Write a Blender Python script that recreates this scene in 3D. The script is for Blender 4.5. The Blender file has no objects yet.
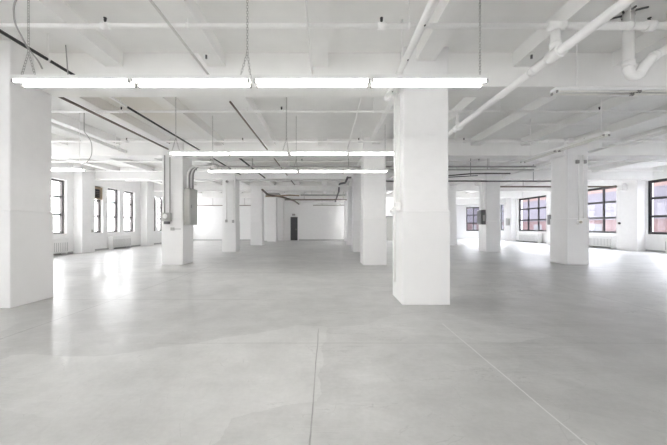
import bpy, bmesh, math, random
from mathutils import Vector, Matrix
random.seed(7)
C = bpy.context.scene.collection
SC = bpy.context.scene
PI = math.pi
CAMZ = 1.3
F = 300.0          # focal length in pixels of the 667 px wide frame

# ------------------------------------------------------------------ materials
def new_mat(name):
    m = bpy.data.materials.new(name); m.use_nodes = True
    nt = m.node_tree
    return m, nt, nt.nodes['Principled BSDF'], nt.nodes, nt.links

def simple(name, col, rough=.5, metal=0, spec=.5, noise=0, nscale=20, bump=0):
    m, nt, p, N, L = new_mat(name)
    p.inputs['Base Color'].default_value = (*col, 1)
    p.inputs['Roughness'].default_value = rough
    p.inputs['Metallic'].default_value = metal
    p.inputs['Specular IOR Level'].default_value = spec
    if noise or bump:
        g = N.new('ShaderNodeNewGeometry'); n = N.new('ShaderNodeTexNoise')
        n.inputs['Scale'].default_value = nscale; n.inputs['Detail'].default_value = 5
        L.new(g.outputs['Position'], n.inputs['Vector'])
        if noise:
            mx = N.new('ShaderNodeMix'); mx.data_type = 'RGBA'
            mx.inputs['A'].default_value = (*[c*(1-noise) for c in col], 1)
            mx.inputs['B'].default_value = (*[min(1, c*(1+noise)) for c in col], 1)
            L.new(n.outputs['Fac'], mx.inputs['Factor']); L.new(mx.outputs['Result'], p.inputs['Base Color'])
        if bump:
            b = N.new('ShaderNodeBump'); b.inputs['Strength'].default_value = bump; b.inputs['Distance'].default_value = .01
            L.new(n.outputs['Fac'], b.inputs['Height']); L.new(b.outputs['Normal'], p.inputs['Normal'])
    return m

def painted_masonry(name, col, brick=.25, rough=.45):
    """white paint over brick: courses only as relief"""
    m, nt, p, N, L = new_mat(name)
    p.inputs['Roughness'].default_value = rough
    g = N.new('ShaderNodeNewGeometry'); s = N.new('ShaderNodeSeparateXYZ'); L.new(g.outputs['Position'], s.inputs[0])
    add = N.new('ShaderNodeMath'); add.operation = 'ADD'; L.new(s.outputs['X'], add.inputs[0]); L.new(s.outputs['Y'], add.inputs[1])
    cb = N.new('ShaderNodeCombineXYZ'); L.new(add.outputs[0], cb.inputs['X']); L.new(s.outputs['Z'], cb.inputs['Y'])
    br = N.new('ShaderNodeTexBrick'); br.inputs['Scale'].default_value = 1.0
    br.inputs['Brick Width'].default_value = .40; br.inputs['Row Height'].default_value = .20
    br.inputs['Mortar Size'].default_value = .006; br.inputs['Mortar Smooth'].default_value = .6
    br.inputs['Color1'].default_value = (1,1,1,1); br.inputs['Color2'].default_value = (.93,.93,.93,1); br.inputs['Mortar'].default_value = (.2,.2,.2,1)
    L.new(cb.outputs[0], br.inputs['Vector'])
    n = N.new('ShaderNodeTexNoise'); n.inputs['Scale'].default_value = 6; n.inputs['Detail'].default_value = 6
    L.new(g.outputs['Position'], n.inputs['Vector'])
    mx = N.new('ShaderNodeMix'); mx.data_type = 'RGBA'
    mx.inputs['A'].default_value = (*[c*.95 for c in col],1); mx.inputs['B'].default_value = (*[min(1,c*1.03) for c in col],1)
    L.new(n.outputs['Fac'], mx.inputs['Factor']); L.new(mx.outputs['Result'], p.inputs['Base Color'])
    b1 = N.new('ShaderNodeBump'); b1.inputs['Strength'].default_value = brick; b1.inputs['Distance'].default_value = .004
    L.new(br.outputs['Color'], b1.inputs['Height'])
    b2 = N.new('ShaderNodeBump'); b2.inputs['Strength'].default_value = .12; b2.inputs['Distance'].default_value = .02
    L.new(n.outputs['Fac'], b2.inputs['Height']); L.new(b1.outputs['Normal'], b2.inputs['Normal'])
    L.new(b2.outputs['Normal'], p.inputs['Normal'])
    return m

def floor_material():
    m, nt, p, N, L = new_mat('painted_floor')
    g = N.new('ShaderNodeNewGeometry'); s = N.new('ShaderNodeSeparateXYZ'); L.new(g.outputs['Position'], s.inputs[0])
    def math(op, a, b=None, c=None):
        n = N.new('ShaderNodeMath'); n.operation = op
        for i, v in enumerate((a, b, c)):
            if v is None: continue
            if isinstance(v, (int, float)): n.inputs[i].default_value = v
            else: L.new(v, n.inputs[i])
        return n.outputs[0]
    def noise(scale, sx=1, sy=1, detail=5, rough=.6, dist=0):
        mp = N.new('ShaderNodeMapping'); mp.inputs['Scale'].default_value = (sx, sy, 1)
        L.new(g.outputs['Position'], mp.inputs['Vector'])
        n = N.new('ShaderNodeTexNoise'); n.inputs['Scale'].default_value = scale; n.inputs['Detail'].default_value = detail
        n.inputs['Roughness'].default_value = rough; n.inputs['Distortion'].default_value = dist
        L.new(mp.outputs[0], n.inputs['Vector']); return n.outputs['Fac']
    X, Y = s.outputs['X'], s.outputs['Y']
    big = noise(.35, dist=.6); mid = noise(2.2, detail=8, rough=.65); fine = noise(28, detail=4)
    base = N.new('ShaderNodeMix'); base.data_type = 'RGBA'
    base.inputs['A'].default_value = (.41, .41, .405, 1); base.inputs['B'].default_value = (.61, .61, .60, 1)
    f = math('ADD', math('MULTIPLY', big, .5), math('ADD', math('MULTIPLY', mid, .38), math('MULTIPLY', fine, .12)))
    # big repaired / repainted patches, each with its own tone and sheen
    wv = N.new('ShaderNodeVectorMath'); wv.operation = 'ADD'
    wn_ = N.new('ShaderNodeTexNoise'); wn_.inputs['Scale'].default_value = 1.2; wn_.inputs['Detail'].default_value = 6
    L.new(g.outputs['Position'], wn_.inputs['Vector'])
    ws = N.new('ShaderNodeVectorMath'); ws.operation = 'SCALE'; ws.inputs['Scale'].default_value = .35; L.new(wn_.outputs['Color'], ws.inputs[0])
    L.new(g.outputs['Position'], wv.inputs[0]); L.new(ws.outputs[0], wv.inputs[1])
    mpv = N.new('ShaderNodeMapping'); mpv.inputs['Scale'].default_value = (.42, .75, 1); L.new(wv.outputs[0], mpv.inputs['Vector'])
    vo = N.new('ShaderNodeTexVoronoi'); vo.inputs['Scale'].default_value = 1; L.new(mpv.outputs[0], vo.inputs['Vector'])
    sv = N.new('ShaderNodeSeparateColor'); L.new(vo.outputs['Color'], sv.inputs[0]); patch = sv.outputs[0]
    ve = N.new('ShaderNodeTexVoronoi'); ve.feature = 'DISTANCE_TO_EDGE'; L.new(mpv.outputs[0], ve.inputs['Vector'])
    edge = math('MULTIPLY', math('LESS_THAN', ve.outputs['Distance'], .006), math('GREATER_THAN', mid, .53))
    f = math('ADD', f, math('MULTIPLY', math('SUBTRACT', patch, .5), .16))
    ramp = N.new('ShaderNodeMapRange'); ramp.inputs['From Min'].default_value = .36; ramp.inputs['From Max'].default_value = .64
    L.new(f, ramp.inputs['Value']); L.new(ramp.outputs[0], base.inputs['Factor'])
    wob = math('MULTIPLY', math('SUBTRACT', noise(1.3), .5), .03)
    def line(coord, at, w):      # 1 inside a joint of half-width w
        return math('LESS_THAN', math('ABSOLUTE', math('ADD', math('SUBTRACT', coord, at), wob)), w)
    def below(c, v): return math('LESS_THAN', c, v)
    def above(c, v): return math('GREATER_THAN', c, v)
    dark = math('MULTIPLY', math('MULTIPLY', line(X, -.10, .0055), below(Y, 3.8)), math('MULTIPLY_ADD', mid, 1.4, -.15))
    t1 = math('MULTIPLY', math('MULTIPLY', line(Y, 3.33, .009), above(X, -1.9)), .28)
    t2 = math('MULTIPLY', math('MULTIPLY', line(Y, 5.3, .012), below(X, -1.2)), .4)
    t3 = math('MULTIPLY', math('MULTIPLY', line(X, -3.75, .010), above(Y, 2.2)), .5)
    t4 = math('MULTIPLY', line(Y, 8.35, .02), .45)
    t5 = math('MULTIPLY', line(Y, 10.4, .02), .45)
    t6 = math('MULTIPLY', line(X, 5.05, .012), .4)
    t7 = math('MULTIPLY', line(X, -7.4, .012), .55)
    dk = dark
    for t in (t1, t2, t3, t4, t5, t6, t7): dk = math('MAXIMUM', dk, t)
    # scattered short scuffs and cracks
    sc_ = noise(1.1, sx=.35, sy=2.6, detail=9, rough=.72, dist=1.0)
    scuff = math('MULTIPLY', math('LESS_THAN', math('ABSOLUTE', math('SUBTRACT', sc_, .5)), .0035), math('GREATER_THAN', big, .52))
    dk = math('MAXIMUM', dk, math('MULTIPLY', scuff, .35)); dk = math('MAXIMUM', dk, math('MULTIPLY', edge, .14))
    c1 = N.new('ShaderNodeMix'); c1.data_type = 'RGBA'; c1.inputs['B'].default_value = (.16, .16, .155, 1)
    L.new(dk, c1.inputs['Factor']); L.new(base.outputs['Result'], c1.inputs['A'])
    light = math('MULTIPLY', math('MULTIPLY', line(X, 1.545, .006), below(Y, 4.0)), .7)
    c2 = N.new('ShaderNodeMix'); c2.data_type = 'RGBA'; c2.inputs['B'].default_value = (.75, .75, .74, 1)
    L.new(light, c2.inputs['Factor']); L.new(c1.outputs['Result'], c2.inputs['A'])
    L.new(c2.outputs['Result'], p.inputs['Base Color'])
    L.new(math('MULTIPLY_ADD', patch, .10, .285), p.inputs['Roughness'])
    p.inputs['Specular IOR Level'].default_value = .55
    b = N.new('ShaderNodeBump'); b.inputs['Strength'].default_value = .6; b.inputs['Distance'].default_value = .016
    h = math('ADD', noise(1.6, detail=4), math('MULTIPLY', noise(3.2, sx=.35, sy=1.6, detail=4, dist=.6), .8)); h = math('ADD', h, math('MULTIPLY', patch, .25))
    h = math('SUBTRACT', h, math('MULTIPLY', dk, .5))
    L.new(h, b.inputs['Height']); L.new(b.outputs['Normal'], p.inputs['Normal'])
    return m

def glass_material(name, tint):
    m, nt, p, N, L = new_mat(name)
    out = N['Material Output']; N.remove(p)
    tr = N.new('ShaderNodeBsdfTransparent'); tr.inputs[0].default_value = (*tint, 1)
    gl = N.new('ShaderNodeBsdfGlossy'); gl.inputs['Roughness'].default_value = .05
    mx = N.new('ShaderNodeMixShader'); mx.inputs[0].default_value = .015
    L.new(tr.outputs[0], mx.inputs[1]); L.new(gl.outputs[0], mx.inputs[2]); L.new(mx.outputs[0], out.inputs[0])
    return m

def brick_material(name, c1, c2, mortar, w=.22, h=.075):
    m, nt, p, N, L = new_mat(name)
    g = N.new('ShaderNodeNewGeometry'); s = N.new('ShaderNodeSeparateXYZ'); L.new(g.outputs['Position'], s.inputs[0])
    cb = N.new('ShaderNodeCombineXYZ'); L.new(s.outputs['Y'], cb.inputs['X']); L.new(s.outputs['Z'], cb.inputs['Y'])
    br = N.new('ShaderNodeTexBrick'); br.inputs['Scale'].default_value = 1
    br.inputs['Brick Width'].default_value = w; br.inputs['Row Height'].default_value = h; br.inputs['Mortar Size'].default_value = .008
    br.inputs['Color1'].default_value = (*c1,1); br.inputs['Color2'].default_value = (*c2,1); br.inputs['Mortar'].default_value = (*mortar,1)
    L.new(cb.outputs[0], br.inputs['Vector']); L.new(br.outputs['Color'], p.inputs['Base Color']); p.inputs['Roughness'].default_value = .9
    return m

def emit(name, col, s):
    m, nt, p, N, L = new_mat(name)
    p.inputs['Base Color'].default_value = (.9, .9, .9, 1)
    p.inputs['Emission Color'].default_value = (*col, 1); p.inputs['Emission Strength'].default_value = s
    return m

TUBE_EMIT = 4.8
SKY = 11.0
SUNSIDE = .20
LEFTSKY = .26
RIGHTSKY = 1.0
M_col = painted_masonry('painted_column', (.89, .885, .88))
M_base = simple('painted_column_base', (.86, .855, .85), .4, noise=.02, nscale=5, bump=.12)
M_wall = painted_masonry('painted_wall', (.90, .895, .89), brick=.2)
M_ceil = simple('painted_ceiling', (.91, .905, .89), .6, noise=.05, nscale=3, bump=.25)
nt = M_ceil.node_tree; N_, L_ = nt.nodes, nt.links
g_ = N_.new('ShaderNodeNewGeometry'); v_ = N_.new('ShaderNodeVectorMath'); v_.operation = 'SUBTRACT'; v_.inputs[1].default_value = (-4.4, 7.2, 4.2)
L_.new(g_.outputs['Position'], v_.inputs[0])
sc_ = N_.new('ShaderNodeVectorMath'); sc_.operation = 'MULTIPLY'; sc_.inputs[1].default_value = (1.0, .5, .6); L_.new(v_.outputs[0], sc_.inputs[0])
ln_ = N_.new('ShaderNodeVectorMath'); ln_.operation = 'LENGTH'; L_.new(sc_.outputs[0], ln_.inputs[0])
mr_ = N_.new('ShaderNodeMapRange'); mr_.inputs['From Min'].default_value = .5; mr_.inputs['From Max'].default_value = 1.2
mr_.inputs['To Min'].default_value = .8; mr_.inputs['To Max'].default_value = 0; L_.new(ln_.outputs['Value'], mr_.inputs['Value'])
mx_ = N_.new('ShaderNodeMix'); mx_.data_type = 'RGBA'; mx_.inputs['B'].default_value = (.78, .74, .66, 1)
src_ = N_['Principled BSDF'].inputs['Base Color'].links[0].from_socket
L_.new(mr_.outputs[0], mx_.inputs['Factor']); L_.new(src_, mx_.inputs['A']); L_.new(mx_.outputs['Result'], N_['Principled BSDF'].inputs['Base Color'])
M_floor = floor_material()
M_pipe = simple('white_painted_pipe', (.94, .935, .92), .35, noise=.03, nscale=8)
M_fix = simple('white_enamel', (.85, .85, .84), .35)
M_tube = emit('lit_fluorescent_tube', (1, .985, .95), TUBE_EMIT)
M_tubeoff = simple('unlit_fluorescent_tube', (.88, .87, .82), .2)
M_chain = simple('steel_chain', (.42, .41, .40), .45, metal=.3)
M_black = simple('black_iron_pipe', (.022, .021, .02), .5)
M_brown = simple('brown_rusted_pipe', (.20, .165, .14), .6, noise=.25, nscale=15)
M_grey = simple('galvanised_conduit', (.42, .41, .40), .4, metal=.3, noise=.1, nscale=8)
M_condL = simple('pale_grey_conduit', (.66, .65, .63), .4)
M_holder = simple('lamp_holder_plastic', (.30, .29, .28), .5)
M_panelgrey = simple('grey_electrical_enamel', (.46, .46, .44), .45, noise=.05, nscale=4)
M_darkgrey = simple('dark_grey_enamel', (.16, .16, .165), .5)
M_dark = simple('dark_metal', (.03, .03, .032), .5)
M_frameL = simple('weathered_window_frame', (.11, .10, .10), .5, noise=.1, nscale=10)
M_frameR = simple('black_window_frame', (.016, .014, .018), .45)
M_glass = glass_material('window_glass', (.94, .95, .97))
M_glassR = glass_material('hazy_window_glass', (.74, .76, .80))
M_rad = simple('white_radiator_enamel', (.82, .82, .81), .4)
M_skirt = simple('grey_skirting_paint', (.42, .42, .42), .4)
M_door = simple('charcoal_door_paint', (.075, .075, .078), .45)
M_wood = simple('brown_plywood', (.36, .29, .21), .7, noise=.25, nscale=14)
M_brass = simple('pale_brass', (.55, .5, .42), .35, metal=.7)
M_brickred = brick_material('red_brick', (.11, .058, .055), (.15, .085, .08), (.15, .125, .13))
M_lilac = simple('lilac_render', (.155, .145, .165), .9, noise=.08, nscale=2)
M_brickor = brick_material('orange_brick', (.23, .145, .12), (.25, .17, .15), (.25, .20, .185))

# ------------------------------------------------------------------ mesh helpers
class MB:
    def __init__(self): self.bm = bmesh.new()
    def box(self, x0, x1, y0, y1, z0, z1, bevel=0):
        r = bmesh.ops.create_cube(self.bm, size=1)
        vs = r['verts']
        for v in vs:
            v.co = Vector(((x0+x1)/2 + v.co.x*(x1-x0), (y0+y1)/2 + v.co.y*(y1-y0), (z0+z1)/2 + v.co.z*(z1-z0)))
        if bevel:
            es = list({e for v in vs for e in v.link_edges})
            bmesh.ops.bevel(self.bm, geom=es, offset=bevel, segments=2, affect='EDGES', profile=.5)
        return self
    def tube(self, pts, r, seg=12, bend=0, cap=True):
        pts = [Vector(p) for p in pts]
        if bend and len(pts) > 2:
            out = [pts[0]]
            for i in range(1, len(pts)-1):
                a, b, c = pts[i-1], pts[i], pts[i+1]
                d1 = (a-b); d2 = (c-b)
                k = min(bend, d1.length*.49, d2.length*.49)
                p0 = b + d1.normalized()*k; p2 = b + d2.normalized()*k
                for j in range(7):
                    t = j/6
                    out.append(p0*(1-t)**2 + b*2*t*(1-t) + p2*t*t)
            out.append(pts[-1]); pts = out
        rings = []
        prev = None
        for i, p in enumerate(pts):
            if i == 0: t = pts[1]-pts[0]
            elif i == len(pts)-1: t = pts[-1]-pts[-2]
            else: t = (pts[i]-pts[i-1]).normalized() + (pts[i+1]-pts[i]).normalized()
            t = t.normalized()
            if prev is None:
                up = Vector((0,0,1)) if abs(t.z) < .9 else Vector((1,0,0))
                u = t.cross(up).normalized()
            else:
                u = (prev - t*prev.dot(t)).normalized()
            prev = u; w = t.cross(u)
            rr = r
            rings.append([self.bm.verts.new(p + (u*math.cos(2*PI*k/seg) + w*math.sin(2*PI*k/seg))*rr) for k in range(seg)])
        for a, b in zip(rings, rings[1:]):
            for k in range(seg):
                f = self.bm.faces.new((a[k], a[(k+1) % seg], b[(k+1) % seg], b[k])); f.smooth = True
        if cap:
            self.bm.faces.new(list(reversed(rings[0]))); self.bm.faces.new(rings[-1])
        return self
    def loop(self, pts, r, seg=5):
        """closed ring (a chain link)"""
        pts = [Vector(p) for p in pts]; n = len(pts); rings = []
        nrm = (pts[1]-pts[0]).cross(pts[2]-pts[1]).normalized()
        for i, p in enumerate(pts):
            t = ((pts[(i+1) % n]-p).normalized() + (p-pts[i-1]).normalized()).normalized()
            u = nrm; w = t.cross(u)
            rings.append([self.bm.verts.new(p + (u*math.cos(2*PI*k/seg) + w*math.sin(2*PI*k/seg))*r) for k in range(seg)])
        for i in range(n):
            a, b = rings[i], rings[(i+1) % n]
            for k in range(seg):
                f = self.bm.faces.new((a[k], a[(k+1) % seg], b[(k+1) % seg], b[k])); f.smooth = True
        return self
    def chain(self, p, q, link=.036, w=.009, r=.0024):
        p, q = Vector(p), Vector(q); d = (q-p); n = max(1, int(d.length/(link*.78))); t = d.normalized()
        up = Vector((1,0,0)) if abs(t.x) < .8 else Vector((0,1,0))
        u = t.cross(up).normalized(); v = t.cross(u)
        for i in range(n):
            c = p + d*((i+.5)/n); s = (u if i % 2 else v)
            h = link/2
            self.loop([c + t*h*a + s*w*b for a, b in ((1,.35),(.7,1),(-.7,1),(-1,.35),(-1,-.35),(-.7,-1),(.7,-1),(1,-.35))], r)
        return self
    def prism(self, poly, axis, a, b):
        """polygon given in the two other axes, extruded along axis from a to b"""
        def P(u, v, w):
            return {'x': (w, u, v), 'y': (u, w, v), 'z': (u, v, w)}[axis]
        lo = [self.bm.verts.new(P(u, v, a)) for u, v in poly]; hi = [self.bm.verts.new(P(u, v, b)) for u, v in poly]
        n = len(poly)
        self.bm.faces.new(lo); self.bm.faces.new(list(reversed(hi)))
        for i in range(n): self.bm.faces.new((lo[i], hi[i], hi[(i+1) % n], lo[(i+1) % n]))
        return self
    def build(self, name, mat, parent=None, origin=None):
        bmesh.ops.recalc_face_normals(self.bm, faces=self.bm.faces)
        me = bpy.data.meshes.new(name)
        if origin is not None and parent is None:
            bmesh.ops.translate(self.bm, verts=self.bm.verts, vec=-Vector(origin))
        if parent is not None:
            bmesh.ops.translate(self.bm, verts=self.bm.verts, vec=-Vector(parent.get('_o', (0,0,0))))
        self.bm.to_mesh(me); self.bm.free(); me.materials.append(mat)
        o = bpy.data.objects.new(name, me); C.objects.link(o)
        if origin is not None and parent is None: o.location = origin; o['_o'] = tuple(origin)
        if parent is not None:
            o.parent = parent; o['_o'] = tuple(parent.get('_o', (0,0,0)))
        return o

def tag(o, label=None, cat=None, group=None, kind=None):
    if label: o['label'] = label
    if cat: o['category'] = cat
    if group: o['group'] = group
    if kind: o['kind'] = kind
    return o
def thing(name, loc, label, cat, group=None, kind=None):
    o = bpy.data.objects.new(name, None); C.objects.link(o); o.location = loc; o['_o'] = tuple(loc); o.empty_display_size = .2
    return tag(o, label, cat, group, kind)
def struct(name, mb, mat, parent=None):
    o = mb.build(name, mat, parent)
    if parent is None: o['kind'] = 'structure'
    return o
def copy_tree(o, delta=(0,0,0), label=None, parent=None):
    c = o.copy(); C.objects.link(c)
    if parent is None:
        c.location = o.location + Vector(delta)
        if label: c['label'] = label
    else: c.parent = parent
    for ch in [k for k in bpy.data.objects if k.parent is o]: copy_tree(ch, parent=c)
    return c

# ------------------------------------------------------------------ dimensions
XL, XR = -12.1, 16.5
YB, YN, YF = 27.0, 31.0, -14.5      # main end wall, end of the far right corner, wall behind the camera
ZC, ZJ, ZG = 4.26, 4.02, 3.68
G0, GW, PITCH = 5.12, .43, 5.03
girders = [(G0 + PITCH*k, G0 + PITCH*k + GW) for k in range(-3, 6)]
joists = [-10.6, -8.9, -7.12, -5.38, -3.62, -1.87, -.12, 1.63, 3.33, 5.03, 6.72, 8.42, 10.15, 11.85, 13.55]
XBE = 11.55                        # where the main end wall stops and the far corner opens

# ------------------------------------------------------------------ setting
struct('floor', MB().prism([(XL-.4, YF-.4), (XR+.4, YF-.4), (XR+.4, YN+.4), (XBE-.35, YN+.4), (XBE-.35, YB+.35), (XL-.4, YB+.35)], 'z', -.2, 0), M_floor)
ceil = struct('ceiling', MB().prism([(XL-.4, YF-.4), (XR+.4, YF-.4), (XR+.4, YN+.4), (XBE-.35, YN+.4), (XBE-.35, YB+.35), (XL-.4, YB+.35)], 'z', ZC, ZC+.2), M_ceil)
COLS_R = [(1.245, 2.03), (1.21, 2.0), (1.33, 2.11), (1.40, 2.18), (1.52, 2.30)]
COLS_L = [(-5.89, -4.99, 4.73), (-5.52, -4.80, 10.03), (-5.25, -4.56, 15.06), (-5.10, -4.32, 20.1), (-4.96, -4.22, 25.1)]
rects = [(a, b, 4.92+5.06*k, 4.92+5.06*k+.74) for k, (a, b) in enumerate(COLS_R)] + [(a, b, y, y+.76) for a, b, y in COLS_L] + [(8.03, 8.76, 4.95+5.06*k, 5.72+5.06*k) for k in (1, 2, 3)]
e_ = .016
for a, b in girders:
    xs = sorted((r[0]+e_, r[1]-e_) for r in rects if r[2] < b and r[3] > a)
    m = MB(); cur = XL
    for x0, x1 in xs: m.box(cur, x0, a, b, ZG, ZC, .008); cur = x1
    m.box(cur, XR, a, b, ZG, ZC, .008)
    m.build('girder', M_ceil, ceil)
spans = []
prev = YF
for a, b in girders:
    spans.append((prev, a)); prev = b
spans.append((prev, YN))
for x in joists:
    m = MB()
    for a, b in spans:
        if x < XBE: b = min(b, YB+.3)
        if b-a < .2: continue
        cut = [r for r in rects if r[0]-.0 < x+.15 and r[1] > x-.15 and r[2] < b and r[3] > a]
        for r in cut:
            if r[3] > b: b = r[2]+e_
            else: a = r[3]-e_
        m.box(x-.15, x+.15, a, b, ZJ, ZC)
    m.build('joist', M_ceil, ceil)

def wall_x(name, xin, xout, y0, y1, openings, mat=M_wall, arch=()):
    """a wall in a plane of constant x with window openings (ya, yb, za, zb)"""
    m = MB(); xa, xb = min(xin, xout), max(xin, xout)
    cur = y0
    for i, (a, b, za, zb) in enumerate(sorted(openings)):
        if a > cur: m.box(xa, xb, cur, a, 0, ZC)
        m.box(xa, xb, a, b, 0, za); m.box(xa, xb, a, b, zb, ZC)
        if (a, b, za, zb) in arch:
            h = .28; n = 8; c = (a+b)/2; w = (b-a)/2
            cur_ = [(a + (b-a)*k/n, zb - h + h*math.sqrt(max(0, 1-((a+(b-a)*k/n-c)/w)**2))) for k in range(n+1)]
            for k in range(n):
                (ya, z_a), (yb_, z_b) = cur_[k], cur_[k+1]
                if max(z_a, z_b) > zb-1e-4 and min(z_a, z_b) > zb-1e-4: continue
                m.prism([(ya, z_a), (yb_, z_b), (yb_, zb+.001), (ya, zb+.001)], 'x', xa, xb)
        cur = b
    m.box(xa, xb, cur, y1, 0, ZC)
    return struct(name, m, mat)

# left wall
LZ = (.92, 3.42)
Lop = [(-13.5,-12.2),(-12,-10.7),(-8.9,-7.6),(-7.4,-6.1),(-4.3,-3.3),(-3.1,-2.1),(-1.9,-.6),(-.3,1.0),(1.3,2.6),(5.5,6.75),(6.95,8.0),(8.2,9.4),(10.5,11.7),(11.85,13.0),(13.2,13.98),
       (15.35,16.25),(16.6,17.55),(17.95,18.95),(20.75,21.45),(21.62,22.35),(22.6,23.9),(24.95,26.7)]
Lop = [(a, b, *LZ) for a, b in Lop]
arched = [o for o in Lop if o[0] > 20]
wl = wall_x('wall_left', XL, XL-.35, YF, YB, Lop, arch=arched)
Rop = [(-14,-10.2),(-9.2,-5.4),(-4.3,1.3),(2.2,4.8),(6.0,9.8),(11.3,15.45),(16.75,20.35),(22.3,25.8),(27.5,30.4)]  # the ones behind the camera are added to bring in daylight
RZ = (.86, 3.63)
Rop = [(a, b, *RZ) for a, b in Rop]
wr = wall_x('wall_right', XR, XR+.35, YF, YN, Rop)
# end walls
m = MB(); m.box(XL-.35, -3.24, YB, YB+.3, 0, ZC); m.box(-3.24, -2.60, YB, YB+.3, 2.12, ZC); cur = -2.60
ADDED_EWIN = [(2.45, 4.6), (6.4, 8.4), (8.8, 10.9)]  # windows hidden by the columns, added to light the far end
for a, b in ADDED_EWIN:
    m.box(cur, a, YB, YB+.3, 0, ZC); m.box(a, b, YB, YB+.3, 0, .8); m.box(a, b, YB, YB+.3, 3.6, ZC); cur = b
m.box(cur, XBE, YB, YB+.3, 0, ZC)
we = struct('wall_end', m, M_wall)
struct('wall_corner_return', MB().box(XBE-.3, XBE, YB+.3, YN, 0, ZC), M_wall)
EW = (14.45, 16.0, .78, 3.25)
m = MB(); m.box(XBE-.3, EW[0], YN, YN+.3, 0, ZC); m.box(EW[0], EW[1], YN, YN+.3, 0, EW[2]); m.box(EW[0], EW[1], YN, YN+.3, EW[3], ZC); m.box(EW[1], XR+.35, YN, YN+.3, 0, ZC)
struct('wall_corner_end', m, M_wall)
ADDED_NW = [(XL+.8+i*3.1, XL+.8+i*3.1+2.5) for i in range(9)]  # unseen near-wall windows, added for daylight from behind the camera
m = MB(); cur = XL-.35
for a, b in ADDED_NW:
    m.box(cur, a, YF-.3, YF, 0, ZC); m.box(a, b, YF-.3, YF, 0, .8); m.box(a, b, YF-.3, YF, 3.9, ZC); cur = b
m.box(cur, XR+.35, YF-.3, YF, 0, ZC)
struct('wall_near', m, M_wall)
# pilasters on the window walls
for yc in (0.05, 4.9, 9.9, 14.72, 19.9, 24.4):
    MB().box(XL, XL+.42, yc-.38, yc+.42, 0, ZC-.004, .012).build('pilaster', M_wall, wl)
for a, b in ((1.5,2.1),(5.0,5.8),(10.1,11.0),(15.52,16.65),(20.75,21.95),(26.1,27.2)):
    MB().box(XR-.42, XR, a, b, 0, ZC-.004, .012).build('pilaster', M_wall, wr)
MB().box(-4.45, -3.85, YB-.45, YB, 0, ZC-.004, .012).build('pilaster', M_wall, we)
MB().box(-5.75, -5.2, YB-.35, YB, 0, ZC-.004, .012).build('pilaster', M_wall, we)
# lowered band at the head of the end wall and header over the corner opening
MB().box(-3.5, 2.0, YB-.3, YB, 3.35, ZG-.01).build('bulkhead', M_wall, we)
MB().box(XBE, XR-.43, YB-.1, YB+.35, 3.25, ZC-.004).build('bulkhead', M_wall, we)

# baseboards
struct('baseboard_left', MB().box(XL, XL+.015, 10.35, 14.3, 0, .09).box(XL, XL+.015, 15.16, 19.5, 0, .09).box(XL, XL+.015, 20.34, 24.0, 0, .09), M_skirt)
struct('baseboard_right', MB().box(XR-.015, XR, 11.02, 15.5, 0, .09).box(XR-.015, XR, 16.67, 20.73, 0, .09).box(XR-.015, XR, 21.97, 26.08, 0, .09), M_skirt)
struct('baseboard_end', MB().box(-2.5, 5.12, YB-.015, YB, 0, .09).box(6.28, XBE, YB-.015, YB, 0, .09).box(XL+.1, -5.78, YB-.015, YB, 0, .09), M_skirt)

# ------------------------------------------------------------------ windows
wn = [0]
def window_x(x, a, b, za, zb, cols, rows, mat, bar, glass=None, depth=.06, sill_in=None, heavy=None):
    wn[0] += 1
    root = thing('window_%d' % wn[0], (x, (a+b)/2, za), None, None, kind='structure')
    f = MB(); h = depth/2; fr = bar*1.15
    f.box(x-h, x+h, a+.002, a+fr, za+.002, zb-.002); f.box(x-h, x+h, b-fr, b-.002, za+.002, zb-.002)
    f.box(x-h, x+h, a+fr, b-fr, za+.002, za+fr); f.box(x-h, x+h, a+fr, b-fr, zb-fr, zb-.002)
    ys = [a + (b-a)*i/cols for i in range(1, cols)]
    for y in ys: f.box(x-h*.9, x+h*.9, y-bar/2, y+bar/2, za+fr, zb-fr)
    zs = rows
    for z in zs: f.box(x-h*.8, x+h*.8, a+fr, b-fr, z-bar/2, z+bar/2)
    f.build('window_frame', mat, root)
    MB().box(x-.004, x+.004, a+fr*.8, b-fr*.8, za+fr*.8, zb-fr*.8).build('glass', glass or M_glass, root)
    if sill_in is not None:
        s = 1 if sill_in > x else -1
        MB().box(min(x+h*s, sill_in), max(x+h*s, sill_in), a+.002, b-.002, za-.002, za+.025).build('sill', M_base, root)
    return root
for a, b, za, zb in Lop:
    za2 = za
    window_x(XL-.2, a, b, za, zb, 1, [za+(zb-za)*.36, za+(zb-za)*.69], M_frameL, .09, depth=.12, sill_in=XL+.03)
for a, b, za, zb in Rop:
    window_x(XR+.1, a, b, za, zb, 3, [za+(zb-za)*.333, za+(zb-za)*.666], M_frameR, .12, glass=M_glassR, sill_in=XR-.03)
for a, b in ADDED_EWIN:
    wn[0] += 1
    root = thing('window_%d' % wn[0], ((a+b)/2, YB+.15, .8), None, None, kind='structure')
    f = MB(); y0, y1 = YB+.12, YB+.18
    f.box(a+.002, a+.07, y0, y1, .802, 3.598).box(b-.07, b-.002, y0, y1, .802, 3.598).box(a+.07, b-.07, y0, y1, .802, .87).box(a+.07, b-.07, y0, y1, 3.53, 3.598).box((a+b)/2-.03, (a+b)/2+.03, y0, y1, .87, 3.53).box(a+.07, b-.07, y0+.005, y1-.005, 1.75, 1.81).box(a+.07, b-.07, y0+.005, y1-.005, 2.65, 2.71)
    f.build('window_frame', M_frameR, root)
    MB().box(a+.06, b-.06, YB+.146, YB+.154, .86, 3.54).build('glass', M_glass, root)
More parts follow.
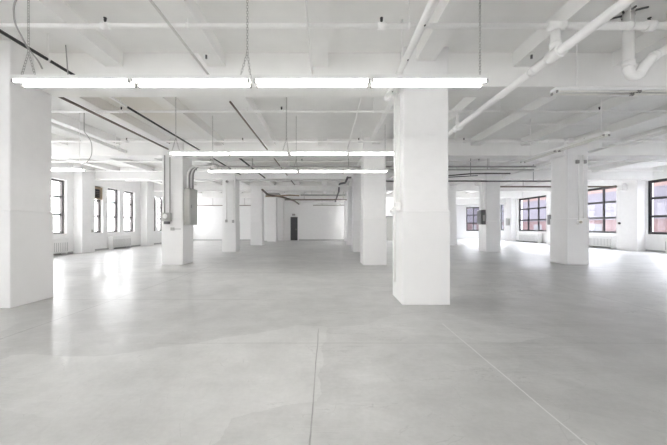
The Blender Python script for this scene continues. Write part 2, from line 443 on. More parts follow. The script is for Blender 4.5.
for a, b in ADDED_NW:
    wn[0] += 1
    root = thing('window_%d' % wn[0], ((a+b)/2, YF-.15, .8), None, None, kind='structure')
    f = MB(); y0, y1 = YF-.18, YF-.12
    f.box(a+.002, a+.07, y0, y1, .802, 3.898).box(b-.07, b-.002, y0, y1, .802, 3.898).box(a+.07, b-.07, y0, y1, .802, .87).box(a+.07, b-.07, y0, y1, 3.83, 3.898).box((a+b)/2-.03, (a+b)/2+.03, y0, y1, .87, 3.83).box(a+.07, b-.07, y0+.005, y1-.005, 1.8, 1.86).box(a+.07, b-.07, y0+.005, y1-.005, 2.8, 2.86)
    f.build('window_frame', M_frameL, root)
    MB().box(a+.06, b-.06, YF-.154, YF-.146, .86, 3.84).build('glass', M_glass, root)
# end-corner window (plane of constant y)
wn[0] += 1
root = thing('window_%d' % wn[0], (15.2, YN+.1, EW[2]), None, None, kind='structure')
f = MB(); x0, x1, z0, z1 = EW; y0, y1 = YN+.07, YN+.13
f.box(x0+.002, x0+.12, y0, y1, z0+.002, z1-.002).box(x1-.12, x1-.002, y0, y1, z0+.002, z1-.002).box(x0+.12, x1-.12, y0, y1, z0+.002, z0+.12).box(x0+.12, x1-.12, y0, y1, z1-.12, z1-.002)
f.box((x0+x1)/2-.05, (x0+x1)/2+.05, y0, y1, z0+.12, z1-.12)
for k in (1, 2): f.box(x0+.12, x1-.12, y0+.005, y1-.005, z0+(z1-z0)*k/3-.05, z0+(z1-z0)*k/3+.05)
f.build('window_frame', M_frameR, root)
MB().box(x0+.1, x1-.1, YN+.096, YN+.104, z0+.1, z1-.1).build('glass', M_glassR, root)

# door in the end wall
root = thing('door_1', (-2.92, YB, 0), None, None, kind='structure')
MB().box(-3.20, -2.64, YB+.06, YB+.11, .0, 2.08, .004).build('door_leaf', M_door, root)
MB().box(-3.238, -3.20, YB-.01, YB+.12, 0, 2.118).box(-2.64, -2.602, YB-.01, YB+.12, 0, 2.118).box(-3.20, -2.64, YB-.01, YB+.12, 2.08, 2.118).build('door_frame', M_darkgrey, root)
MB().tube([(-2.70, YB+.058, 1.0), (-2.70, YB+.02, 1.0), (-2.80, YB+.02, 1.0)], .012).build('door_handle', M_brass, root)

root = thing('added_door', (5.65, YB, 0), None, None, kind='structure')  # made-up grey door standing in for a dark, shaded stretch of wall
MB().box(5.22, 6.18, YB-.045, YB-.003, .0, 2.10, .004).build('door_leaf', M_panelgrey, root)
MB().box(5.14, 5.22, YB-.05, YB-.002, 0, 2.18).box(6.18, 6.26, YB-.05, YB-.002, 0, 2.18).box(5.22, 6.18, YB-.05, YB-.002, 2.10, 2.18).build('door_frame', M_darkgrey, root)
MB().tube([(6.08, YB-.045, 1.0), (6.08, YB-.09, 1.0), (5.98, YB-.09, 1.0)], .012).build('door_handle', M_brass, root)

# ------------------------------------------------------------------ columns
def column(x0, x1, y0, y1, label, ztop=ZC-.003, group=None):
    r = thing('column', ((x0+x1)/2, (y0+y1)/2, 0), label, 'column', group, 'thing')
    e = .018
    MB().box(x0+e, x1-e, y0+e, y1-e, 1.53, ztop, .018).build('shaft', M_col, r)
    MB().box(x0, x1, y0, y1, 0, 1.55, .014).build('base_cladding', M_base, r)
    return r
ys = [4.92 + 5.06*k for k in range(5)]
# the ceiling beams meet the columns; the columns stand proud of them
cR = {}
lab = ['big white square column near the middle with a conduit box on its side',
       'white column just behind the big middle column, showing past its conduit side',
       'slim looking white column partly hidden, second behind the big middle column',
       'distant white column sliver, third behind the big middle column',
       'smallest farthest white column sliver in the row behind the big middle column']
for k, (xl, w) in enumerate(((1.245,.785),(1.21,.79),(1.33,.78),(1.40,.78),(1.52,.78))):
    cR[k] = column(xl, xl+w, ys[k], ys[k]+.74, lab[k], group='columns in the row behind the big middle column')
lab = ['huge white column cut by the picture edge under the first strip light',
       'white column carrying a grey meter box and a tall grey breaker panel',
       'white column with two thin conduits ending in small boxes, behind the breaker panel column',
       'white column without fittings, fourth in the row of the breaker panel column',
       'distant narrow white column near the charcoal door, last in its row']
cL = {}
for k, (xr, w, y0) in enumerate(((-4.99,.9,4.73),(-4.80,.72,10.03),(-4.56,.69,15.06),(-4.32,.78,20.1),(-4.22,.74,25.1))):
    cL[k] = column(xr-w, xr, y0, y0+.76, lab[k], group='columns in the row with the breaker panel')
lab = {1: 'broad white column with a small round switch box, in front of the black-framed windows',
       2: 'white column with a dark electrical panel on its side',
       3: 'plain white column beside the opening to the far corner window'}
cK = {}
for k in (1, 2, 3):
    cK[k] = column(8.03, 8.76, ys[k]+.03, ys[k]+.80, lab[k], group='columns in the row before the black-framed windows')

# ------------------------------------------------------------------ fluorescent strip lights
def strip_light(x0, y, z, label, group, lit=True, chains=(), axis='x', L=2.42, ztop=ZC-.002):
    """8 ft strip, two pairs of 4 ft tubes end to end; z is the height of the tubes"""
    z -= .042 if lit else 0
    r = thing('fluorescent_light', (x0+L/2, y, z) if axis == 'x' else (x0, y+L/2, z), label, 'light', group)
    def T(p):            # local strip coordinates (along, across, up) -> world
        a, c, u = p
        return (x0+a, y+c, z+u) if axis == 'x' else (x0+c, y+a, z+u)
    def bx(m, a0, a1, c0, c1, u0, u1, bev=0):
        p, q = T((a0, c0, u0)), T((a1, c1, u1))
        m.box(min(p[0],q[0]), max(p[0],q[0]), min(p[1],q[1]), max(p[1],q[1]), p[2], q[2], bev)
    m = MB(); bx(m, 0, L, -.062, .062, .020, .062, .005); bx(m, .0, L, -.070, -.061, .016, .028); bx(m, 0, L, .061, .070, .016, .028)
    m.build('housing', M_fix, r)
    half = L/2
    for i in range(2):
        for c in (-.052, .052):
            a0, a1 = i*half+.030, (i+1)*half-.030
            MB().tube([T((a0, c, 0)), T((a1, c, 0))], .012, 12).build('tube', M_tube if lit else M_tubeoff, r)
    for a in (.010, half-.026, half+.010, L-.026):
        for c in (-.052, .052):
            m = MB(); bx(m, a, a+.016, c-.016, c+.016, -.018, .021, .003); m.build('lamp_holder', M_holder, r)
    for kind, a in chains:
        m = MB()
        if kind == 'Y':
            m.chain(T((a, 0, .32)), (*T((a, 0, 0))[:2], ztop)); m.chain(T((a-.075, 0, .062)), T((a, 0, .32))); m.chain(T((min(a+.075, L-.006), 0, .062)), T((a, 0, .32)))
            m.build('hanging_chain', M_chain, r)
        elif kind == 'I':
            m.chain(T((a, 0, .062)), (*T((a, 0, 0))[:2], ztop)); m.build('hanging_chain', M_chain, r)
        else:
            m.tube([T((a, 0, .062)), (*T((a, 0, 0))[:2], ztop)], .008, 8); m.build('hanging_rod', M_pipe, r)
    return r
GR = 'lit strip lights hung in rows over the middle of the floor'
GR0 = GR
fa = strip_light(-3.17, 3.07, 2.80, 'lit double tube strip light overlapping the huge edge column, in the first hung row', GR, chains=[('Y', .12), ('Y', 2.36)], L=2.40)
fb = strip_light(-.74, 3.07, 2.80, 'lit double tube strip light crossing the big middle column, in the first hung row', GR, chains=[('I', 2.31)], L=2.37)
fc = copy_tree(fa, (0, 3.0, 0), 'lit strip light beginning above the breaker panel column, in the second hung row')
fd = copy_tree(fb, (0, 3.0, 0), 'lit strip light ending behind the big middle column, in the second hung row')
fe = copy_tree(fa, (0, 4.97, 0), 'lit strip light in the third, lowest looking row, the half over the charcoal door')
ff = copy_tree(fb, (0, 4.97, 0), 'lit strip light in the third, lowest looking row, the half by the second middle column')
# unseen lit rows added behind the photographer to brighten the room
for dy, w in ((-3.0, 'first'), (-6.0, 'second'), (-9.0, 'third'), (-12.0, 'fourth')):
    copy_tree(fa, (0, dy, 0), 'added lit strip light behind the viewer, %s row back, window side' % w)
    copy_tree(fb, (0, dy, 0), 'added lit strip light behind the viewer, %s row back, street side' % w)
for dy, w in ((-4.0, 'first'), (-8.0, 'second'), (-12.0, 'third'), (-16.0, 'fourth')):
    copy_tree(fa, (10.5, dy, 0), 'added lit strip light behind the viewer near the street windows, %s row back' % w)
    copy_tree(fb, (10.5, dy, 0), 'added lit strip light behind the viewer against the street windows, %s row back' % w)
    copy_tree(fa, (-6.9, dy, 0), 'added lit strip light behind the viewer near the pale windows, %s row back' % w)
strip_light(-8.72, 7.80, 2.80, 'lit strip light between the huge edge column and the side with the pale windows', None, chains=[('rod', 2.3), ('rod', .2)])
strip_light(3.34, 4.42, 3.26, 'unlit strip light running across, close under the first ceiling beam by the drain trap', None, lit=False, chains=[('rod', .35), ('rod', 2.2)])
strip_light(5.24, 5.60, 3.0, 'unlit strip light pointing away above the broad column with the round switch box', None, lit=False, chains=[('rod', .12), ('rod', 2.1)], axis='y')

# loose supply cords at the first light
m = MB(); m.tube([(-2.93, 2.9, 4.25), (-2.89, 2.9, 3.95), (-2.90, 2.92, 3.75), (-3.0, 2.95, 3.62), (-3.11, 2.98, 3.50), (-3.12, 3.0, 3.33), (-3.02, 3.03, 3.1), (-2.93, 3.05, 2.98), (-2.90, 3.06, 2.905)], .008, 8, bend=.06)
tag(m.build('supply_cord', M_grey, origin=(-2.93, 2.9, 4.25)), 'looping grey power cord dropping to the end of the first strip light', 'cord')
m = MB(); m.tube([(-4.33, 5.03, 3.885), (-4.27, 4.95, 3.6), (-4.22, 4.9, 3.72), (-4.24, 4.9, 4.0), (-4.26, 4.9, 4.255)], .008, 8, bend=.06)
tag(m.build('supply_cord', M_grey, origin=(-4.26, 4.9, 4.255)), 'short curved cord at the end of the black pipe above the first strip light', 'cord')

m = MB(); m.tube([(-6.1, 7.55, 3.675), (-5.95, 7.6, 3.45), (-5.98, 7.65, 3.1), (-6.15, 7.7, 2.93), (-6.35, 7.8, 2.90)], .009, 8, bend=.2)
m.tube([(-6.1, 7.55, 3.675), (-6.1, 7.55, ZC-.004)], .009, 8)
tag(m.build('supply_cord', M_grey, origin=(-6.1, 7.55, 3.67)), 'curved grey cord hanging to the end of the strip light near the pale windows', 'cord')
# ------------------------------------------------------------------ pipes
def top_at(x, y):
    if any(a-.02 < y < b+.02 for a, b in girders): return ZG-.002
    return (ZJ if any(abs(x-j) < .17 for j in joists) else ZC)-.002
def run_along(name, x, z, r, mat, y0, y1, label, cat='pipe', group=None, hang=True, breaks=True):
    """a pipe parallel to the joists, in lengths between the girders"""
    root = thing(name, (x, (y0+y1)/2, z), label, cat, group)
    cur = y0
    segs = []
    if breaks:
        for a, b in girders:
            if b < y0 or a > y1: continue
            if a - cur > .1: segs.append((cur, a-.002))
            cur = b+.002
    if y1 - cur > .1: segs.append((cur, y1))
    for a, b in segs:
        MB().tube([(x, a, z), (x, b, z)], r, 12).build('pipe_length', mat, root)
        if hang:
            for y in ([a+.5, b-.5] if b-a > 2 else [(a+b)/2]):
                MB().tube([(x, y, z+r*.8), (x, y, top_at(x, y))], .007, 6).tube([(x, y-.015, z), (x, y+.015, z)], r*1.3, 12).build('hanger', M_pipe, root)
    return root
# black iron pipe, dark only in places
run_along('black_pipe', -4.27, 3.85, .023, M_black, 0.6, 5.1, 'black iron pipe slanting down to the first ceiling beam above the huge edge column')
run_along('black_pipe', -4.27, 3.85, .023, M_dark, 6.4, 14.9, 'black iron pipe running away above the breaker panel column', hang=False)
run_along('white_pipe', -4.27, 3.85, .026, M_pipe, 5.56, 6.4, 'short white painted pipe length before the black pipe, behind the first beam', hang=False)
run_along('brown_pipe', -5.28, 3.86, .026, M_brown, 5.56, 10.0, 'thin brown pipe along a joist in the second ceiling bay', hang=False)
run_along('joist_conduit', -2.0, 3.865, .018, M_condL, .6, 5.1, 'grey conduit along a joist before the first ceiling beam', 'conduit', hang=False)
run_along('joist_conduit', -1.99, 3.865, .021, M_brown, 6.2, 10.1, 'dark thin conduit slanting over the second row of strip lights', 'conduit', hang=False)
run_along('joist_conduit', -1.99, 3.865, .021, M_brown, 10.6, 19, 'dark thin conduit short dashes seen between second and third strip light rows', 'conduit', hang=False)
run_along('brown_pipe', -3.1, 3.72, .03, M_black, 10.6, 15.1, 'dark pipe slanting under the ceiling just beyond the third row of strip lights', hang=False)
run_along('white_pipe', -6.75, 3.80, .053, M_pipe, 5.56, 10.1, 'thick white pipe above the lit strip light near the pale windows')
run_along('white_pipe', 8.88, 3.80, .045, M_pipe, 5.56, 15.1, 'white pipe following the ceiling towards the broad column with the round switch box')
run_along('white_conduit', .70, 3.87, .015, M_pipe, 5.56, 10.1, 'very thin white conduit slanting beside the big middle column top', 'conduit', hang=False)
run_along('white_conduit', -.24, 3.87, .016, M_pipe, .6, 5.1, 'thin white conduit beside the centre joist before the first beam', 'conduit', hang=False)
# main sprinkler feed below the girders
main = thing('sprinkler_main', (3.0, 8, 3.55), 'thick white painted pipe slanting from the top corner to behind the big middle column', 'pipe')
MB().tube([(3.0, 1.2, 3.55), (3.0, 26.5, 3.55)], .056, 16).build('pipe_length', M_pipe, main)
for y in (4.35, 8.4, 13.4, 18.4): MB().tube([(3.0, y-.05, 3.55), (3.0, y+.05, 3.55)], .063, 16).build('coupling', M_pipe, main)
for y in (3.93, 6.87, 9.30):
    m = MB(); m.tube([(3.0, y, 3.60), (3.0, y, 3.855 if y < 4 else 3.874)], .055 if y < 4 else .035, 14); m.tube([(3.0, y, 3.615), (3.0, y, 3.70)], .07 if y < 4 else .05, 14)
    m.tube([(3.0, y-.1, 3.55), (3.0, y+.1, 3.55)], .08, 16)
    m.build('riser', M_pipe, main)
for y in (2.2, 7.4, 11.4): MB().tube([(3.0, y, 3.60), (3.0, y, ZC-.002)], .009, 6).build('hanger', M_pipe, main)
# branch lines
def sprinkler(m, x, y, z):
    m.tube([(x, y, z+.01), (x, y, z+.075)], .009, 8); m.tube([(x, y, z+.07), (x, y, z+.078)], .021, 10); m.tube([(x-.010, y, z+.03), (x-.017, y, z+.052), (x, y, z+.072)], .005, 5); m.tube([(x+.010, y, z+.03), (x+.017, y, z+.052), (x, y, z+.072)], .005, 5)
bl = [(3.93, 'white sprinkler pipe crossing the ceiling above the first row of strip lights', .030, (-2.90, .72, 4.23)),
      (6.87, 'sprinkler pipe crossing between the first and second rows of strip lights', .026, (-4.70, -1.03, 6.25, 9.6)),
      (9.30, 'sprinkler pipe crossing just above the second row of strip lights', .026, (-6.2, -2.6, 1.0, 4.26, 8.0)),
      (12.2, 'sprinkler pipe crossing in the third ceiling bay, beyond the third row of lights', .026, (-4.7, -1.0, 6.2)),
      (14.3, 'sprinkler pipe crossing at the end of the third ceiling bay', .026, (-6.2, -2.6, 1.0)),
      (17.4, 'sprinkler pipe crossing in the fourth ceiling bay', .026, (-2.9, .7)),
      (22.6, 'sprinkler pipe crossing in the bay before the end wall', .026, (-2.9, .7))]
for y, lb, r, heads in bl:
    z = 3.92
    root = thing('sprinkler_pipe', (3.0, y, z), lb, 'pipe', 'sprinkler branch pipes crossing the ceiling')
    x0, x1 = XL+.45, XR-.45
    if y < 4:
        m = MB().tube([(x0, y, z), (2.93, y, z)], r, 12); m.build('pipe_length', M_pipe, root)
        m = MB().tube([(2.93, y, z), (x1, y, z)], .046, 14); m.build('pipe_length', M_pipe, root)
    else:
        MB().tube([(x0, y, z), (x1, y, z)], r, 12).build('pipe_length', M_pipe, root)
    m = MB(); m.tube([(2.88, y, z), (3.12, y, z)], .06 if y < 4 else .042, 14); m.build('tee', M_pipe, root)
    for hx in heads:
        m = MB(); sprinkler(m, hx, y, z + r); 
        m.build('sprinkler_head', M_dark, root)
        m = MB(); rr = (.046 if (y < 4 and hx > 3) else r); m.tube([(hx-.05, y, z), (hx+.05, y, z)], rr*1.45, 12); m.build('fitting', M_pipe, root)
    for hx in [x0+1.13+2.9*i for i in range(9)]:
        MB().tube([(hx, y, z), (hx, y, top_at(hx, y))], .007, 6).tube([(hx-.015, y, z), (hx+.015, y, z)], r*1.35 if not (y < 4 and hx > 3) else .055, 12).build('hanger', M_pipe, root)
# thick twin pipes ending beside the big middle column
root = thing('capped_pipe', (1.11, 3, 3.6), 'white pipe with drilled holes, capped beside the top of the big middle column', 'pipe')
MB().tube([(1.085, .8, 3.585), (1.085, 5.32, 3.585)], .045, 14).build('pipe_length', M_pipe, root)
MB().tube([(1.085, 5.25, 3.585), (1.085, 5.36, 3.585)], .056, 14).build('cap', M_pipe, root)
for y in (3.35, 4.05, 4.55, 4.65, 4.75, 5.0): MB().tube([(1.095, y, 3.545), (1.105, y, 3.537)], .011, 8).build('hole_plug', M_dark, root)
for y in (2.0, 4.3): MB().tube([(1.085, y, 3.63), (1.085, y, ZC-.002)], .008, 6).build('hanger', M_pipe, root)
# drain trap
root = thing('drain_pipe', (4.18, 4.15, 3.8), 'fat white drain pipe dropping from the ceiling into a U-bend trap', 'pipe')
MB().tube([(4.18, 4.15, ZC-.002), (4.18, 4.15, 3.44), (4.22, 4.15, 3.375), (4.32, 4.15, 3.375), (4.40, 4.15, 3.52), (4.50, 4.15, 3.63), (4.79, 4.15, 3.80), (4.79, 4.15, ZC-.002)], .062, 16, bend=.09).build('trap', M_pipe, root)
MB().tube([(4.18, 4.15, 3.50), (4.18, 4.15, 3.58)], .070, 16).build('collar', M_pipe, root); MB().tube([(4.50, 4.15, 3.63), (4.56, 4.15, 3.665)], .070, 16).build('collar', M_pipe, root)
m = MB()
for k in range(6):
    a = k*1.05; rr = .075+.03*(k % 3); m.tube([(4.18+.07*math.cos(a), 4.15+.07*math.sin(a), ZC-.016), (4.18+rr*1.5*math.cos(a+.3), 4.15+rr*1.3*math.sin(a+.3), ZC-.016)], .012, 6)
m.build('broken_plaster', M_darkgrey, root)
# knobs below the joists
for x, y, lb in ((-1.90, 4.74, 'small dark capped stub under a joist above the first strip light, pale window side'),
                 (3.24, 4.74, 'small capped stub under the joist between the two thick slanting pipes'),
                 (4.95, 4.3, 'small capped stub beside the drain trap under its joist')):
    r = thing('ceiling_stub', (x, y, ZJ), lb, 'fitting')
    MB().tube([(x, y, ZJ-.001), (x, y, ZJ-.02)], .045, 12).build('flange', M_pipe, r)
    MB().tube([(x, y, ZJ-.02), (x, y, ZJ-.075)], .016, 8).build('stub', M_darkgrey, r)
# transverse conduit pair under the second girder
for yy, z, rr, lb in ((10.9, 3.455, .030, 'upper grey conduit of the pair crossing below the second ceiling beam'), (11.0, 3.36, .024, 'lower grey conduit of the pair crossing below the second ceiling beam')):
    m = MB().tube([(-3.95, yy, z), (7.6, yy, z)], rr, 10)
    for hx in (-2.7, .8, 5.9): m.tube([(hx, yy, z), (hx, yy, ZC-.002)], .008, 6)
    tag(m.build('crossing_conduit', M_grey, origin=(0, yy, z)), lb, 'conduit', 'conduit pair below the second beam')
for y, z, x0, x1, rr, mt, lb in ((14.4, 3.45, 2.2, 12.5, .035, M_darkgrey, 'dark pipe crossing behind the broad column with the round switch box'),
                      (15.95, 3.42, -3.7, 1.2, .05, M_pipe, 'white pipe crossing beyond the third row of strip lights'),
                      (16.4, 3.45, 9.0, 16.0, .045, M_brown, 'brown grey pipe crossing above the black-framed windows'),
                      (20.9, 3.44, -1.8, 1.3, .06, M_grey, 'grey pipe crossing far off above the charcoal door'),
                      (21.5, 3.18, -3.0, 2.6, .045, M_brown, 'brown pipe crossing far off above the charcoal door'),
                      (24.2, 3.17, -2.1, 1.4, .05, M_pipe, 'white pipe crossing in front of the end wall head'),
                      (26.6, 3.13, -1.2, 2.0, .025, M_brown, 'thin dark pipe fixed along the end wall beside the door'),
                      (26.85, 3.14, -11.6, -5.9, .035, M_brown, 'thin brown pipe along the bright end wall near the pale windows')):
    m = MB().tube([(x0, y, z), (x1, y, z)], rr, 10)
    for hx in ((x0*3+x1)/4, (x0+x1*3)/4): m.tube([(hx, y, z), (hx, y, top_at(hx, y))], .01, 6)
    tag(m.build('crossing_pipe', mt, origin=((x0+x1)/2, y, z)), lb, 'pipe')
m = MB().tube([(1.0, 14.2, 3.60), (1.0, 16.0, 3.60), (.72, 16.3, 3.60), (.72, 17.2, 3.60), (.72, 17.5, 3.30), (.72, 25.0, 3.30)], .05, 10, bend=.15)
m.tube([(1.0, 14.25, 3.60), (1.18, 14.25, 3.60)], .04, 10)
tag(m.build('dark_drain', M_darkgrey, origin=(1.0, 16, 3.6)), 'dark stepped pipe running away beside the second middle column', 'pipe')
# duct bundle by the far columns
root = thing('old_ductwork', (-3.9, 21, 3.4), 'brown and grey old ducts and pipes under the ceiling by the distant columns', 'duct')
MB().box(-4.25, -3.35, 20.9, 22.0, 3.42, 3.62, .02).build('duct', M_grey, root)
MB().tube([(-3.9, 18.2, 3.5), (-3.9, 20.0, 3.38), (-3.2, 21.0, 3.36), (-2.5, 23.0, 3.25), (-2.4, 26.0, 3.2)], .06, 10, bend=.3).build('bent_pipe', M_brown, root)
MB().tube([(-4.1, 20.2, 3.3), (-3.3, 20.6, 3.36), (-2.6, 20.6, 3.42), (-2.0, 21.8, 3.5)], .05, 10, bend=.25).build('bent_pipe', M_wood, root)
# cross cords right of the big column
m = MB().tube([(3.4, 12.6, 3.30), (4.2, 12.9, 3.42), (5.2, 12.9, 3.46), (6.2, 12.9, 3.55), (7.9, 12.9, 3.56)], .025, 8, bend=.3)
m.tube([(3.4, 12.2, 3.55), (4.1, 12.6, 3.38), (5.0, 12.8, 3.37), (6.6, 13.1, 3.50)], .018, 8, bend=.3)
for hx in (4.2, 6.2): m.tube([(hx, 12.9, 3.45), (hx, 12.9, ZC-.002)], .008, 6)
tag(m.build('sagging_cable', M_dark, origin=(5, 12.9, 3.5)), 'dark sagging cables under the ceiling just past the big middle column', 'cable')
m = MB().tube([(5.0, 7.75, 3.93), (7.3, 7.75, 3.93)], .012, 8)
tag(m.build('white_conduit', M_pipe, origin=(6, 7.75, 3.93)), 'thin white conduit crossing over the unlit strip light that points away', 'conduit')

# ------------------------------------------------------------------ fittings on the columns
def stand(x, y, z0, z1, r, mat, parent): return MB().tube([(x, y, z0), (x, y, z1)], r, 10).build('conduit', mat, parent)
# big middle column: two conduits on its side, box
root = thing('conduit_box', (1.2, 5.2, 1.55), 'white painted switch box with conduits on the side of the big middle column', 'box')
MB().box(1.165, 1.243, 5.02, 5.20, 1.56, 1.70, .008).build('box_body', M_pipe, root)
MB().box(1.12, 1.165, 5.05, 5.16, 1.50, 1.62, .01).build('switch', M_fix, root)
MB().tube([(1.12, 5.1, 1.56), (1.085, 5.1, 1.56)], .03, 10).build('knob', M_fix, root)
stand(1.225, 5.06, 1.70, 3.52, .017, M_pipe, root); stand(1.225, 5.20, 1.56, 3.52, .017, M_pipe, root); stand(1.225, 5.38, .3, 3.66, .02, M_pipe, root)
# breaker panel column: meter box on its front, panel on its side
root = thing('meter_box', (-5.27, 9.95, 1.5), 'grey electric meter box on the front of the breaker panel column', 'box')
MB().box(-5.43, -5.16, 9.86, 10.026, 1.46, 1.74, .012).build('box_body', M_panelgrey, root)
MB().tube([(-5.30, 9.86, 1.62), (-5.30, 9.83, 1.62)], .075, 16).build('dial', M_fix, root)
MB().box(-5.38, -5.22, 9.90, 10.02, 1.36, 1.455, .008).build('lower_box', M_darkgrey, root)
stand(-5.40, 10.0, 1.742, 3.66, .02, M_grey, root); stand(-5.22, 10.0, 1.742, 3.60, .018, M_grey, root)
root = thing('junction_box', (-5.14, 10.0, 1.2), 'small grey socket box below the meter box', 'box')
MB().box(-5.19, -5.08, 9.97, 10.028, 1.15, 1.25, .006).build('box_body', M_panelgrey, root)
MB().tube([(-5.08, 9.998, 1.2), (-4.86, 9.998, 1.2)], .010, 8).build('conduit', M_grey, root)
root = thing('breaker_panel', (-4.68, 10.4, 1.9), 'tall grey breaker panel with curved conduits on the column side', 'electrical panel')
MB().box(-4.797, -4.60, 10.08, 10.70, 1.34, 2.58, .012).build('cabinet', M_panelgrey, root)
MB().box(-4.598, -4.585, 10.12, 10.66, 1.40, 2.52, .004).build('door', M_panelgrey, root)
MB().box(-4.584, -4.57, 10.16, 10.19, 1.90, 2.02, .004).build('handle', M_darkgrey, root)
for i, (y, dx) in enumerate(((10.15, 0), (10.28, .03), (10.42, .06), (10.56, .09))):
    MB().tube([(-4.70, y, 2.582), (-4.70, y, 3.10+dx), (-4.62, y+.2, 3.36+dx), (-4.35, 10.86+.04*i, 3.44+dx*.8), (-4.0, 10.95+.04*i, 3.45+dx)], .028, 10, bend=.2).build('conduit', M_grey if i % 2 else M_pipe, root)
# third left column
root = thing('conduit_drop', (-4.9, 15, 2), 'pair of thin conduits ending in small switch boxes on a white column', 'conduit')
for x, z in ((-5.02, 1.50), (-4.68, 1.48)):
    stand(x, 15.03, z+.12, 3.6, .02, M_pipe, root); MB().box(x-.05, x+.05, 14.98, 15.058, z-.02, z+.12, .008).build('switch_box', M_grey, root)
root = thing('alarm_bell', (-4.97, 15.0, 3.5), 'small dark round fitting high on the column with two thin conduits', 'fitting')
MB().tube([(-4.97, 14.96, 3.52), (-4.97, 15.003, 3.52)], .07, 14).build('bell_body', M_grey, root)
MB().tube([(-4.97, 14.93, 3.52), (-4.97, 14.96, 3.52)], .03, 10).build('knob', M_darkgrey, root)
# broad right column
root = thing('switch_box', (8.4, 10.0, 1.5), 'small round switch box with a conduit above it on the broad column', 'switch')
MB().box(8.33, 8.47, 9.92, 10.008, 1.36, 1.50, .012).build('box_body', M_pipe, root)
MB().tube([(8.40, 9.895, 1.43), (8.40, 9.92, 1.43)], .045, 14).build('knob', M_brass, root)
stand(8.40, 9.99, 1.502, 3.66, .014, M_pipe, root); stand(8.55, 9.99, 1.55, 3.66, .014, M_pipe, root)
for x in (8.36, 8.60): MB().box(x-.05, x+.05, 9.96, 10.02, 3.38, 3.50, .01).build('junction_box', M_grey, root)
# dark panel on the second right column
root = thing('electrical_panel', (7.95, 15.4, 1.7), 'dark grey electrical panel fixed to the side of a white column before the windows', 'electrical panel')
MB().box(7.83, 8.028, 15.12, 15.62, 1.38, 2.12, .01).build('cabinet', M_darkgrey, root)
MB().box(7.815, 7.829, 15.16, 15.58, 1.42, 2.08, .004).build('door', M_dark, root)
MB().box(7.88, 7.98, 15.10, 15.12, 1.55, 1.85, .003).build('label_plate', M_grey, root)
stand(7.96, 15.25, 2.122, 3.66, .022, M_pipe, root); stand(7.96, 15.42, 2.122, 3.66, .022, M_pipe, root)

# ------------------------------------------------------------------ wall fittings
def radiator(x0, x1, y0, y1, label):
    r = thing('radiator', ((x0+x1)/2, (y0+y1)/2, 0), label, 'radiator', 'radiator covers under the windows')
    MB().box(x0, x1, y0, y1, .10, .70, .015).build('cover', M_rad, r)
    m = MB(); s = 1 if x0 > 0 else -1
    xf = x0-.006 if s > 0 else x1+.006
    n = int((y1-y0)/.09)
    for i in range(n):
        y = y0+.06+(y1-y0-.12)*i/max(1, n-1); m.box(min(xf, xf+.004*s), max(xf, xf+.004*s), y-.012, y+.012, .16, .56)
    m.build('grille', M_skirt, r)
    for y in (y0+.04, y1-.08): MB().box(x0+.02, x1-.02, y, y+.04, 0, .10).build('foot', M_rad, r)
    MB().box(x0-.01, x1+.01 if s < 0 else x1, y0-.01, y1+.01, .701, .73, .006).build('top_board', M_rad, r)
radiator(XL+.045, XL+.32, 16.55, 18.1, 'white radiator cover under the pale windows by the brown vent box')
radiator(XL+.045, XL+.32, 12.2, 13.7, 'white radiator cover under the pale window beside the huge edge column')
radiator(XR-.34, XR-.045, 17.0, 18.6, 'white radiator cover beside the broad column under a black-framed window')
radiator(XR-.34, XR-.045, 22.9, 25.2, 'white radiator cover under the distant three-column black-framed window')
radiator(XR-.34, XR-.045, 12.2, 14.35, 'white radiator cover at the picture edge under the nearest black-framed window')
root = thing('vent_box', (XL-.06, 15.8, 2.8), 'brown wooden vent box filling the top of a pale window', 'vent')
y0, y1, z0, z1 = 15.38, 16.22, 2.72, 3.36
MB().box(XL-.14, XL-.02, y0, y1, z1-.10, z1).box(XL-.14, XL-.02, y0, y1, z0, z0+.08).box(XL-.14, XL-.02, y0, y0+.09, z0+.08, z1-.10).box(XL-.14, XL-.02, y1-.09, y1, z0+.08, z1-.10).build('surround', M_wood, root)
MB().box(XL-.13, XL-.10, y0+.09, y1-.09, z0+.08, z1-.10).build('backing', M_dark, root)
m = MB()
for k in range(4): m.box(XL-.10, XL-.04, y0+.09, y1-.09, z0+.13+k*.09, z0+.145+k*.09)
m.build('louvre', M_brown, root)
root = thing('wall_unit', (16.2, 16.6, 3.2), 'white box unit on a bracket high between two black-framed windows', 'fitting')
MB().box(15.78, 16.06, 16.0, 16.3, 3.20, 3.50, .03).build('unit_body', M_fix, root)
MB().box(15.9, 16.076, 16.1, 16.2, 3.505, 3.6).build('bracket', M_fix, root)
root = thing('wall_socket', (16.05, 16.3, 1.4), 'small black knob on the white pier between two black-framed windows', 'switch')
MB().tube([(16.02, 16.45, 1.45), (16.075, 16.45, 1.45)], .06, 12).build('knob', M_dark, root)
root = thing('fuse_box', (16.0, 21.3, 1.7), 'dark flat fuse box on the pier behind the broad column', 'electrical panel')
MB().box(15.96, 16.076, 21.0, 21.7, 1.40, 2.10, .01).build('cabinet', M_darkgrey, root)
MB().box(15.95, 15.959, 21.05, 21.65, 1.45, 2.05).build('door', M_darkgrey, root)
root = thing('fuse_box', (16.0, 26.6, 1.7), 'small grey fuse box on the distant pier between black-framed windows', 'electrical panel')
MB().box(15.98, 16.076, 26.3, 26.75, 1.35, 2.0, .01).build('cabinet', M_panelgrey, root)
MB().box(15.972, 15.979, 26.34, 26.71, 1.40, 1.95).build('door', M_panelgrey, root)
root = thing('door_lamp', (-2.95, YB-.05, 2.35), 'small dark fitting on the wall above the charcoal door', 'fitting')
MB().box(-3.08, -2.82, YB-.08, YB-.002, 2.24, 2.40, .015).build('lamp_body', M_darkgrey, root)
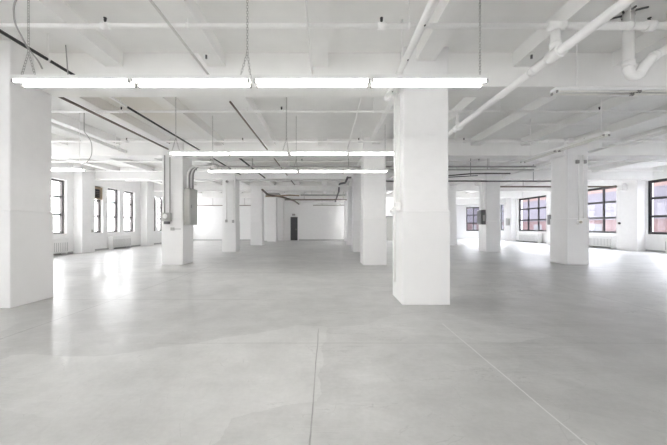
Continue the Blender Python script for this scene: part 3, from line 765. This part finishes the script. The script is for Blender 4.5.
MB().box(-3.05, -2.85, YB-.086, YB-.08, 2.27, 2.37).build('lens', M_grey, root)
root = thing('wall_switch', (XL+.43, 15, 1.2), 'small grey switch plate on the pier between pale windows', 'switch')
MB().box(XL+.422, XL+.445, 14.88, 15.0, .98, 1.12, .004).build('plate', M_panelgrey, root)
MB().box(XL+.445, XL+.46, 14.92, 14.96, 1.03, 1.07).build('toggle', M_dark, root)

# ------------------------------------------------------------------ street side building seen through the black-framed windows
bx0 = 27.0
root = thing('building_outside', (bx0, 20, -6), 'pink and lilac building across the street through the black-framed windows', 'building')
MB().box(bx0, bx0+1, -50, 90, -8, 1.9).build('lower_storey', M_brickred, root)
MB().box(bx0-.05, bx0+1, -50, 90, 1.9, 4.55).build('middle_storey', M_lilac, root)
MB().box(bx0, bx0+1, -50, 90, 4.55, 6.0).build('upper_storey', M_brickor, root)
MB().box(bx0-.35, bx0+1, -50, 90, 6.0, 6.3).build('cornice', M_lilac, root)
m = MB(); m.box(XL-.4, XR+.4, YF-.4, YB+.35, ZC+.21, 42).box(11.6, XR+.4, YN+14, 90, -14, 42).box(12, XR+.4, -50, YF-4, -14, 42)  # unseen masses added to cut the skylight on the facade opposite
tag(m.build('added_upper_storeys', M_lilac), 'unseen plain upper storeys and neighbour blocks, added to shade the facade opposite', 'building')
m = MB(); m.box(XL-.4, XR+.4, YF-.4, YB+.35, -14, -.21)  # out of view, added to narrow the street's light from below
tag(m.build('added_lower_storeys', M_lilac), 'unseen plain lower storeys under the grey floor, added to shade the facade opposite', 'building')
tag(MB().box(XR+.4, 60, -40, 70, -14.2, -14).build('street_outside', M_skirt), 'grey street far below the black-framed windows', 'street')
for i in range(16):
    y = -8 + i*4.1
    MB().box(bx0-.07, bx0-.052, y, y+1.5, 2.5, 4.2).build('window', M_lilac, root)
    MB().box(bx0-.02, bx0-.001, y+.5, y+2.0, -.6, 1.5).build('window', M_darkgrey, root)

# ------------------------------------------------------------------ world, camera, view
w = bpy.data.worlds.new('overcast_sky'); SC.world = w; w.use_nodes = True
bg = w.node_tree.nodes['Background']; bg.inputs[0].default_value = (1, .985, .965, 1); bg.inputs[1].default_value = SKY
# overcast sky, brightest over the street (the sun side)
N, L = w.node_tree.nodes, w.node_tree.links
tc = N.new('ShaderNodeTexCoord'); sp = N.new('ShaderNodeSeparateXYZ'); L.new(tc.outputs['Generated'], sp.inputs[0])
mr = N.new('ShaderNodeMapRange'); mr.inputs['From Min'].default_value = -1; mr.inputs['From Max'].default_value = .2
mr.inputs['To Min'].default_value = SKY*SUNSIDE; mr.inputs['To Max'].default_value = SKY
m2 = N.new('ShaderNodeMapRange'); m2.inputs['From Min'].default_value = -1; m2.inputs['From Max'].default_value = 1
m2.inputs['To Min'].default_value = LEFTSKY; m2.inputs['To Max'].default_value = RIGHTSKY
mm = N.new('ShaderNodeMath'); mm.operation = 'MULTIPLY'
L.new(sp.outputs['Y'], mr.inputs['Value']); L.new(sp.outputs['X'], m2.inputs['Value'])
L.new(mr.outputs[0], mm.inputs[0]); L.new(m2.outputs[0], mm.inputs[1]); L.new(mm.outputs[0], bg.inputs[1])
cam = bpy.data.cameras.new('camera'); co = bpy.data.objects.new('camera', cam); C.objects.link(co)
co.location = (0, 0, CAMZ); co.rotation_euler = (PI/2, 0, 0)
cam.sensor_width = 36; cam.lens = F/667*36; cam.shift_x = 7/667; cam.shift_y = 3.5/667; cam.clip_start = .05; cam.clip_end = 200
SC.camera = co
SC.view_settings.view_transform = 'Standard'; SC.view_settings.look = 'None'; SC.view_settings.gamma = 1
SC.view_settings.use_curve_mapping = False
SC.view_settings.exposure = 2.08
cy = SC.cycles
cy.max_bounces = 14; cy.diffuse_bounces = 8; cy.transparent_max_bounces = 16; cy.use_denoising = True
for o in bpy.data.objects:
    if '_o' in o: del o['_o']
